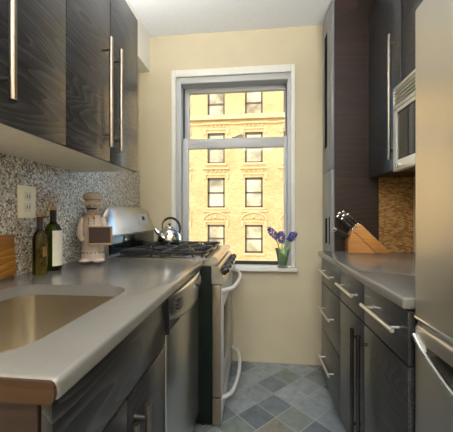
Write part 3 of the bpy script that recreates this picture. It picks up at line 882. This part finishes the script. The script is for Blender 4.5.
# ------------------------------------------------------------------ fridge
FX, FY0, FY1, FZ = 0.450, 0.13, 0.872, 1.76
fg = thing('refrigerator', (0.76, 0.5, 0), 'stainless refrigerator with bottom freezer filling the right edge', 'refrigerator')
MB().box(FX+0.072, XR-0.01, FY0+0.004, FY1-0.004, 0.02, FZ-0.02, 0.006).build('body', M['fridge_grey'], fg)
b = MB().box(FX, FX+0.068, FY0, FY1, 0.874, FZ, 0.012, seg=4); du = b.build('door', M['steel_v'], fg)
b = MB().box(FX, FX+0.068, FY0, FY1, 0.06, 0.862, 0.012, seg=4); fd = b.build('freezer_drawer', M['steel_v'], fg)
yc = 0.5*(FY0+FY1)
def smile(u, dz=0.0):          # u 0..1 from the far edge to the near edge
    return 0.816-0.072*math.sin(PI*u)**0.75+dz
pk = [(FY1-0.02-(FY1-FY0-0.04)*k/20, smile(k/20)) for k in range(21)]
top = [(y, 0.822+0.0*z) for y, z in pk[::-1]]
cut(fd, MB().prism([(FY1-0.03-(FY1-FY0-0.06)*k/20, smile(k/20)-0.002) for k in range(1, 20)]+[(FY0+0.06, 0.818), (FY1-0.06, 0.818)], FX-0.02, FX+0.035, 'x'))
MB().prism([(FY1-0.032-(FY1-FY0-0.064)*k/20, smile(k/20)) for k in range(1, 20)]+[(FY0+0.062, 0.817), (FY1-0.062, 0.817)], FX+0.030, FX+0.0345, 'x').build('grip_pocket', M['dark'], fd)
lp = [(FX-0.002-0.012*math.sin(PI*k/24), FY1-0.006-(FY1-FY0-0.012)*k/24, 0.828-0.084*math.sin(PI*k/24)**0.75) for k in range(25)]
MB().tube(lp, 0.007, 10).build('handle', M['chrome'], fd)
MB().box(FX+0.006, FX+0.066, FY0+0.01, FY1-0.01, 0.8625, 0.8735).build('gasket', M['fridge_grey'], fg)
MB().tube([(FX+0.006, FY0+0.004, 0.879), (FX+0.006, FY1-0.004, 0.879)], 0.007, 8).build('door_trim', M['chrome'], du)

# ------------------------------------------------------------------ knife block and knives
kb0 = Vector((0.748, 1.972, ZC)); KS = 0.93
kb = thing('knife_block', kb0, 'slanted light wooden knife block on the right worktop', 'knife block')
K = lambda pts: [(kb0.x+x*KS, kb0.z+z*KS) for x, z in pts]
main = MB().prism(K([(-0.130, 0.155), (-0.082, 0.203), (0.100, 0.020), (0.104, 0.010), (0.100, 0.001), (0.020, 0.001)]), kb0.y-0.046, kb0.y+0.046, 'y', 0.002).build('block', M['bamboo'], kb)
sup = MB().prism(K([(-0.160, 0.082), (-0.160, 0.001), (0.016, 0.001), (-0.132, 0.150)]), kb0.y-0.046, kb0.y+0.046, 'y', 0.001).build('foot', M['bamboo'], kb)
dirv = Vector((-1, 0, 1)).normalized(); perp = Vector((1, 0, 1)).normalized()
c0 = Vector((kb0.x-0.130*KS, kb0.y, kb0.z+0.155*KS))
spots = []
kn = [(0.008, -0.024, 0.108, 0.85), (0.010, 0.022, 0.132, 0.85), (0.030, -0.024, 0.116, 0.9), (0.032, 0.022, 0.138, 0.9), (0.053, -0.024, 0.104, 0.85), (0.055, 0.022, 0.126, 0.85)]
labs = ['black handled knife in the lowest row of the block, nearer the viewer', 'black handled knife in the lowest row of the block, nearer the tall cabinet',
        'black handled knife in the middle row of the block, nearer the viewer', 'black handled knife in the middle row of the block, nearer the tall cabinet',
        'black handled knife in the top row of the block, nearer the viewer', 'black handled knife in the top row of the block, nearer the tall cabinet']
slots = MB()
def slotbox(m, p, L, w, tt):
    R_ = Matrix((( dirv.x, 0, perp.x), (0, 1, 0), (dirv.z, 0, perp.z)))
    m.box(p.x-L/2, p.x+L/2, p.y-tt/2, p.y+tt/2, p.z-w/2, p.z+w/2, rot=R_)
def knife(base, L, k, label, dvec, pvec):
    t_ = thing('kitchen_knife', base, label, 'knife', 'knives in the block')
    R_ = Matrix(((dvec.x, 0, pvec.x), (0, 1, 0), (dvec.z, 0, pvec.z)))
    def bx(m, a0, a1, w0, w1, tt, bev):
        c = base+dvec*((a0+a1)/2)+pvec*((w0+w1)/2)
        l, w = a1-a0, w1-w0
        m.box(c.x-l/2, c.x+l/2, c.y-tt/2, c.y+tt/2, c.z-w/2, c.z+w/2, bev, rot=R_)
        return m
    bx(MB(), 0.014, L-0.012, -0.010*k, 0.010*k, 0.015, 0.004).build('handle', M['knob_black'], t_)
    bx(MB(), 0.003, 0.0138, -0.0095*k, 0.0095*k, 0.014, 0.003).build('bolster', M['chrome'], t_)
    bx(MB(), L-0.0118, L, -0.011*k, 0.011*k, 0.0155, 0.0035).build('end_cap', M['chrome'], t_)
    bx(MB(), -0.05, 0.0028, -0.007, 0.007, 0.0018, 0).build('blade', M['chrome'], t_)
    r_ = MB()
    for f in (0.3, 0.55, 0.8):
        c = base+dvec*(L*f)
        r_.lathe([(0.0, -0.0088), (0.003, -0.0088), (0.003, 0.0088), (0.0, 0.0088)], c, 8, axis=(0, 1, 0))
    r_.build('rivet', M['chrome'], t_)
for (pp, yy, L, k), lab in zip(kn, labs):
    base = c0+perp*pp*1.0+Vector((0, yy, 0))
    slotbox(slots, base-dirv*0.03, 0.075, 0.018, 0.0045)
    knife(base, L, k, lab, dirv, perp)
cut(main, slots)
# the long steel in the foot piece
base = Vector((kb0.x-0.146*KS, kb0.y-0.012, kb0.z+0.104*KS))
dv2 = Vector((-0.86, 0, 0.51)).normalized(); pv2 = Vector((0.51, 0, 0.86)).normalized()
tt = thing('honing_steel', base, 'black handled honing steel with bright cap low in the knife block', 'honing steel')
MB().tube([base+dv2*0.012, base+dv2*0.03, base+dv2*0.100], [0.013, 0.016, 0.015], 12).build('handle', M['knob_black'], tt)
MB().tube([base+dv2*0.1002, base+dv2*0.104, base+dv2*0.120], [0.015, 0.0175, 0.016], 12).build('end_cap', M['chrome'], tt)
MB().tube([base-dv2*0.05, base+dv2*0.0118], 0.004, 10).build('rod', M['chrome'], tt)
cut(sup, MB().tube([base-dv2*0.07, base+dv2*0.06], 0.0055, 10))

# ------------------------------------------------------------------ vase of hyacinths on the sill
vx, vy, vz = 0.205, YB-0.016, 0.766
vs = thing('glass_vase', (vx, vy, vz), 'clear glass vase on the window sill', 'vase')
b = MB().lathe([(0.0, 0.001), (0.044, 0.001), (0.046, 0.006), (0.030, 0.014), (0.034, 0.022), (0.044, 0.08), (0.056, 0.150), (0.054, 0.150), (0.042, 0.08), (0.032, 0.024), (0.0, 0.022)], (vx, vy, vz), 28)
b.build('bowl', M['vase_glass'], vs)
hl = ['blue hyacinth leaning left out of the vase', 'blue hyacinth standing in the middle of the vase', 'blue hyacinth on the right of the vase, nearest the window frame']
for i, (dx, dz, bl) in enumerate(((-0.064, 0.255, 0.11), (-0.010, 0.225, 0.085), (0.066, 0.235, 0.08))):
    f0 = Vector((vx+(-0.012, 0.0, 0.013)[i], vy+(0.0, -0.010, 0.006)[i], vz+0.026))
    t_ = thing('hyacinth', f0, hl[i], 'flower', 'hyacinths on the sill')
    tip = Vector((vx+dx, vy+(-0.01, -0.018, 0.0)[i], vz+dz))
    mid = f0.lerp(tip, 0.55)+Vector((-dx*0.12, 0, 0.02))
    pts = [f0, f0.lerp(mid, 0.5), mid, mid.lerp(tip, 0.6), tip]
    MB().tube(pts, 0.0052, 8).build('stem', M['leaf'], t_)
    b = MB()
    ax = (tip-mid).normalized() if i == 1 else (Vector((dx*1.3, 0, 0.1))).normalized()
    o1 = ax.orthogonal().normalized(); o2 = ax.cross(o1)
    rng = random.Random(11+i)
    for q in range(46):
        h_ = q/45; a = q*2.4
        rad = 0.024*math.sin(PI*(0.15+0.75*h_))**0.7
        c = tip+ax*(h_-0.35)*bl+(o1*math.cos(a)+o2*math.sin(a))*rad
        for w in range(3):
            e = Vector((rng.uniform(-1, 1), rng.uniform(-1, 1), rng.uniform(-1, 1)))*0.006
            b.ball(c+e, 0.0062, sub=1, sc=(1, 1, 0.8))
    b.build('bloom', M['violet'], t_)
    for s in (-1, 1):
        l0 = f0+Vector((s*0.006, 0.004, 0)); l1 = f0+Vector((dx*0.3+s*0.010, 0.008*s, 0.08)); l2 = f0+Vector((dx*0.42+s*0.026, 0.012*s, 0.140))
        lp = []
        for k in range(7):
            u = k/6; p = l0*(1-u)**2+l1*2*u*(1-u)+l2*u*u; wd = 0.0060*math.sin(PI*(0.12+0.86*u))+0.0006
            lp.append([p+Vector((-wd, 0, 0)), p+Vector((0, -0.0018, 0)), p+Vector((wd, 0, 0)), p+Vector((0, 0.0018, 0))])
        MB().loft(lp, cap0=True, cap1=True).build('leaf', M['leaf'], t_)

# ------------------------------------------------------------------ lamps
def add_fill_uplight(x, y, z, power, label, col=(1.0, 0.98, 0.95)):
    t_ = thing('added_uplight', (x, y, 0), label, 'fill light', 'added fill uplights')  # added lamp out of view, bounces fill light off the ceiling
    MB().lathe([(0.0, 0.0), (0.14, 0.0), (0.14, 0.012), (0.02, 0.028), (0.0, 0.028)], (x, y, 0), 28).build('base', M['dark'], t_)
    MB().tube([(x, y, 0.028), (x, y, z-0.09)], 0.012, 12).build('pole', M['dark'], t_)
    MB().lathe([(0.0, -0.09), (0.03, -0.09), (0.10, -0.045), (0.15, 0.0), (0.146, 0.0), (0.097, -0.040), (0.03, -0.082), (0.0, -0.082)], (x, y, z), 28).build('added_uplight_shade', M['white_paint'], t_)
    ld = bpy.data.lights.new('fill_uplight', 'AREA'); ld.shape = 'DISK'; ld.size = 0.2; ld.energy = power; ld.color = col
    o = bpy.data.objects.new('fill_uplight', ld); COL.objects.link(o); o.location = (x, y, z-0.03); o.rotation_euler = (PI, 0, 0)
add_fill_uplight(0.75, -0.35, 1.85, 42, 'added unseen uplight behind the viewer on the right')
add_fill_uplight(-0.70, -0.75, 1.85, 42, 'added unseen uplight behind the viewer on the left')
def strip(x, y, z, sx_, sy_, power, col):
    ld = bpy.data.lights.new('task_bulb', 'AREA'); ld.shape = 'RECTANGLE'; ld.size = sx_; ld.size_y = sy_; ld.energy = power; ld.color = col
    o = bpy.data.objects.new('task_bulb', ld); COL.objects.link(o); o.location = (x, y, z)
strip(0.90, 1.45, 1.398, 0.06, 0.20, 0.9, (1.0, 0.86, 0.66))       # cooktop lamp under the microwave

t_ = thing('added_ceiling_panel', (0.02, -1.3, H), 'added unseen fill panel on the ceiling behind the viewer', 'ceiling light')  # added panel out of view, general fill from behind the camera
MB().box(-0.34, 0.38, -1.66, -0.94, H-0.045, H-0.001, 0.006).build('frame', M['white_paint'], t_)  # frame of the added ceiling panel, out of view
ld = bpy.data.lights.new('fill_panel', 'AREA'); ld.shape = 'SQUARE'; ld.size = 0.66; ld.energy = 36; ld.color = (1.0, 0.98, 0.96)
o = bpy.data.objects.new('fill_panel', ld); COL.objects.link(o); o.location = (0.02, -1.3, H-0.048)
def top_light(name, x, y, z, sx_, sy_, power, label):
    t_ = thing(name, (x, y, z), label, 'light', 'added fill strips')  # added strip out of view, put in to brighten the ceiling
    MB().box(x-sx_/2-0.006, x+sx_/2+0.006, y-sy_/2-0.006, y+sy_/2+0.006, z, z+0.012, 0.002).build('added_strip_housing', M['fridge_grey'], t_)
    ld = bpy.data.lights.new('fill_strip', 'AREA'); ld.shape = 'RECTANGLE'; ld.size = sx_; ld.size_y = sy_; ld.energy = power; ld.color = (1.0, 0.98, 0.95)
    o = bpy.data.objects.new('fill_strip', ld); COL.objects.link(o); o.location = (x, y, z+0.0125); o.rotation_euler = (PI, 0, 0)
top_light('added_strip_light', -0.76, 1.15, 2.2125, 0.10, 0.55, 12, 'added unseen strip light on top of the left wall cabinets')
top_light('added_strip_light', 0.78, 0.5, 1.7605, 0.10, 0.60, 13, 'added unseen strip light on top of the refrigerator')

# sun on the house opposite, sky
sd = bpy.data.lights.new('sun', 'SUN'); sd.energy = 1.9; sd.angle = math.radians(0.6); sd.color = (1.0, 0.86, 0.66)
so = bpy.data.objects.new('sun', sd); COL.objects.link(so)
so.rotation_euler = Vector((0.42, 1.0, -0.85)).to_track_quat('-Z', 'Y').to_euler()
w = bpy.data.worlds.new('world'); S.world = w; w.use_nodes = True
nt = w.node_tree; bgn = nt.nodes['Background']
sky = nt.nodes.new('ShaderNodeTexSky'); sky.sky_type = 'HOSEK_WILKIE'; sky.turbidity = 3.0
sky.sun_direction = Vector((-0.42, -1.0, 0.85)).normalized()
nt.links.new(sky.outputs['Color'], bgn.inputs['Color']); bgn.inputs['Strength'].default_value = 13.0

# ------------------------------------------------------------------ camera
cd = bpy.data.cameras.new('camera'); co = bpy.data.objects.new('camera', cd); COL.objects.link(co)
cd.sensor_fit = 'HORIZONTAL'; cd.sensor_width = 36.0; cd.lens = 36.0*285.0/453.0; cd.clip_start = 0.02; cd.clip_end = 200
cd.shift_y = 0.8/453.0
co.location = (0, 0, 1.165); co.rotation_euler = (PI/2, 0, math.radians(6.0))
S.camera = co
S.view_settings.view_transform = 'Standard'; S.view_settings.look = 'None'
S.view_settings.exposure = 0.35; S.view_settings.gamma = 1.0; S.view_settings.use_curve_mapping = False
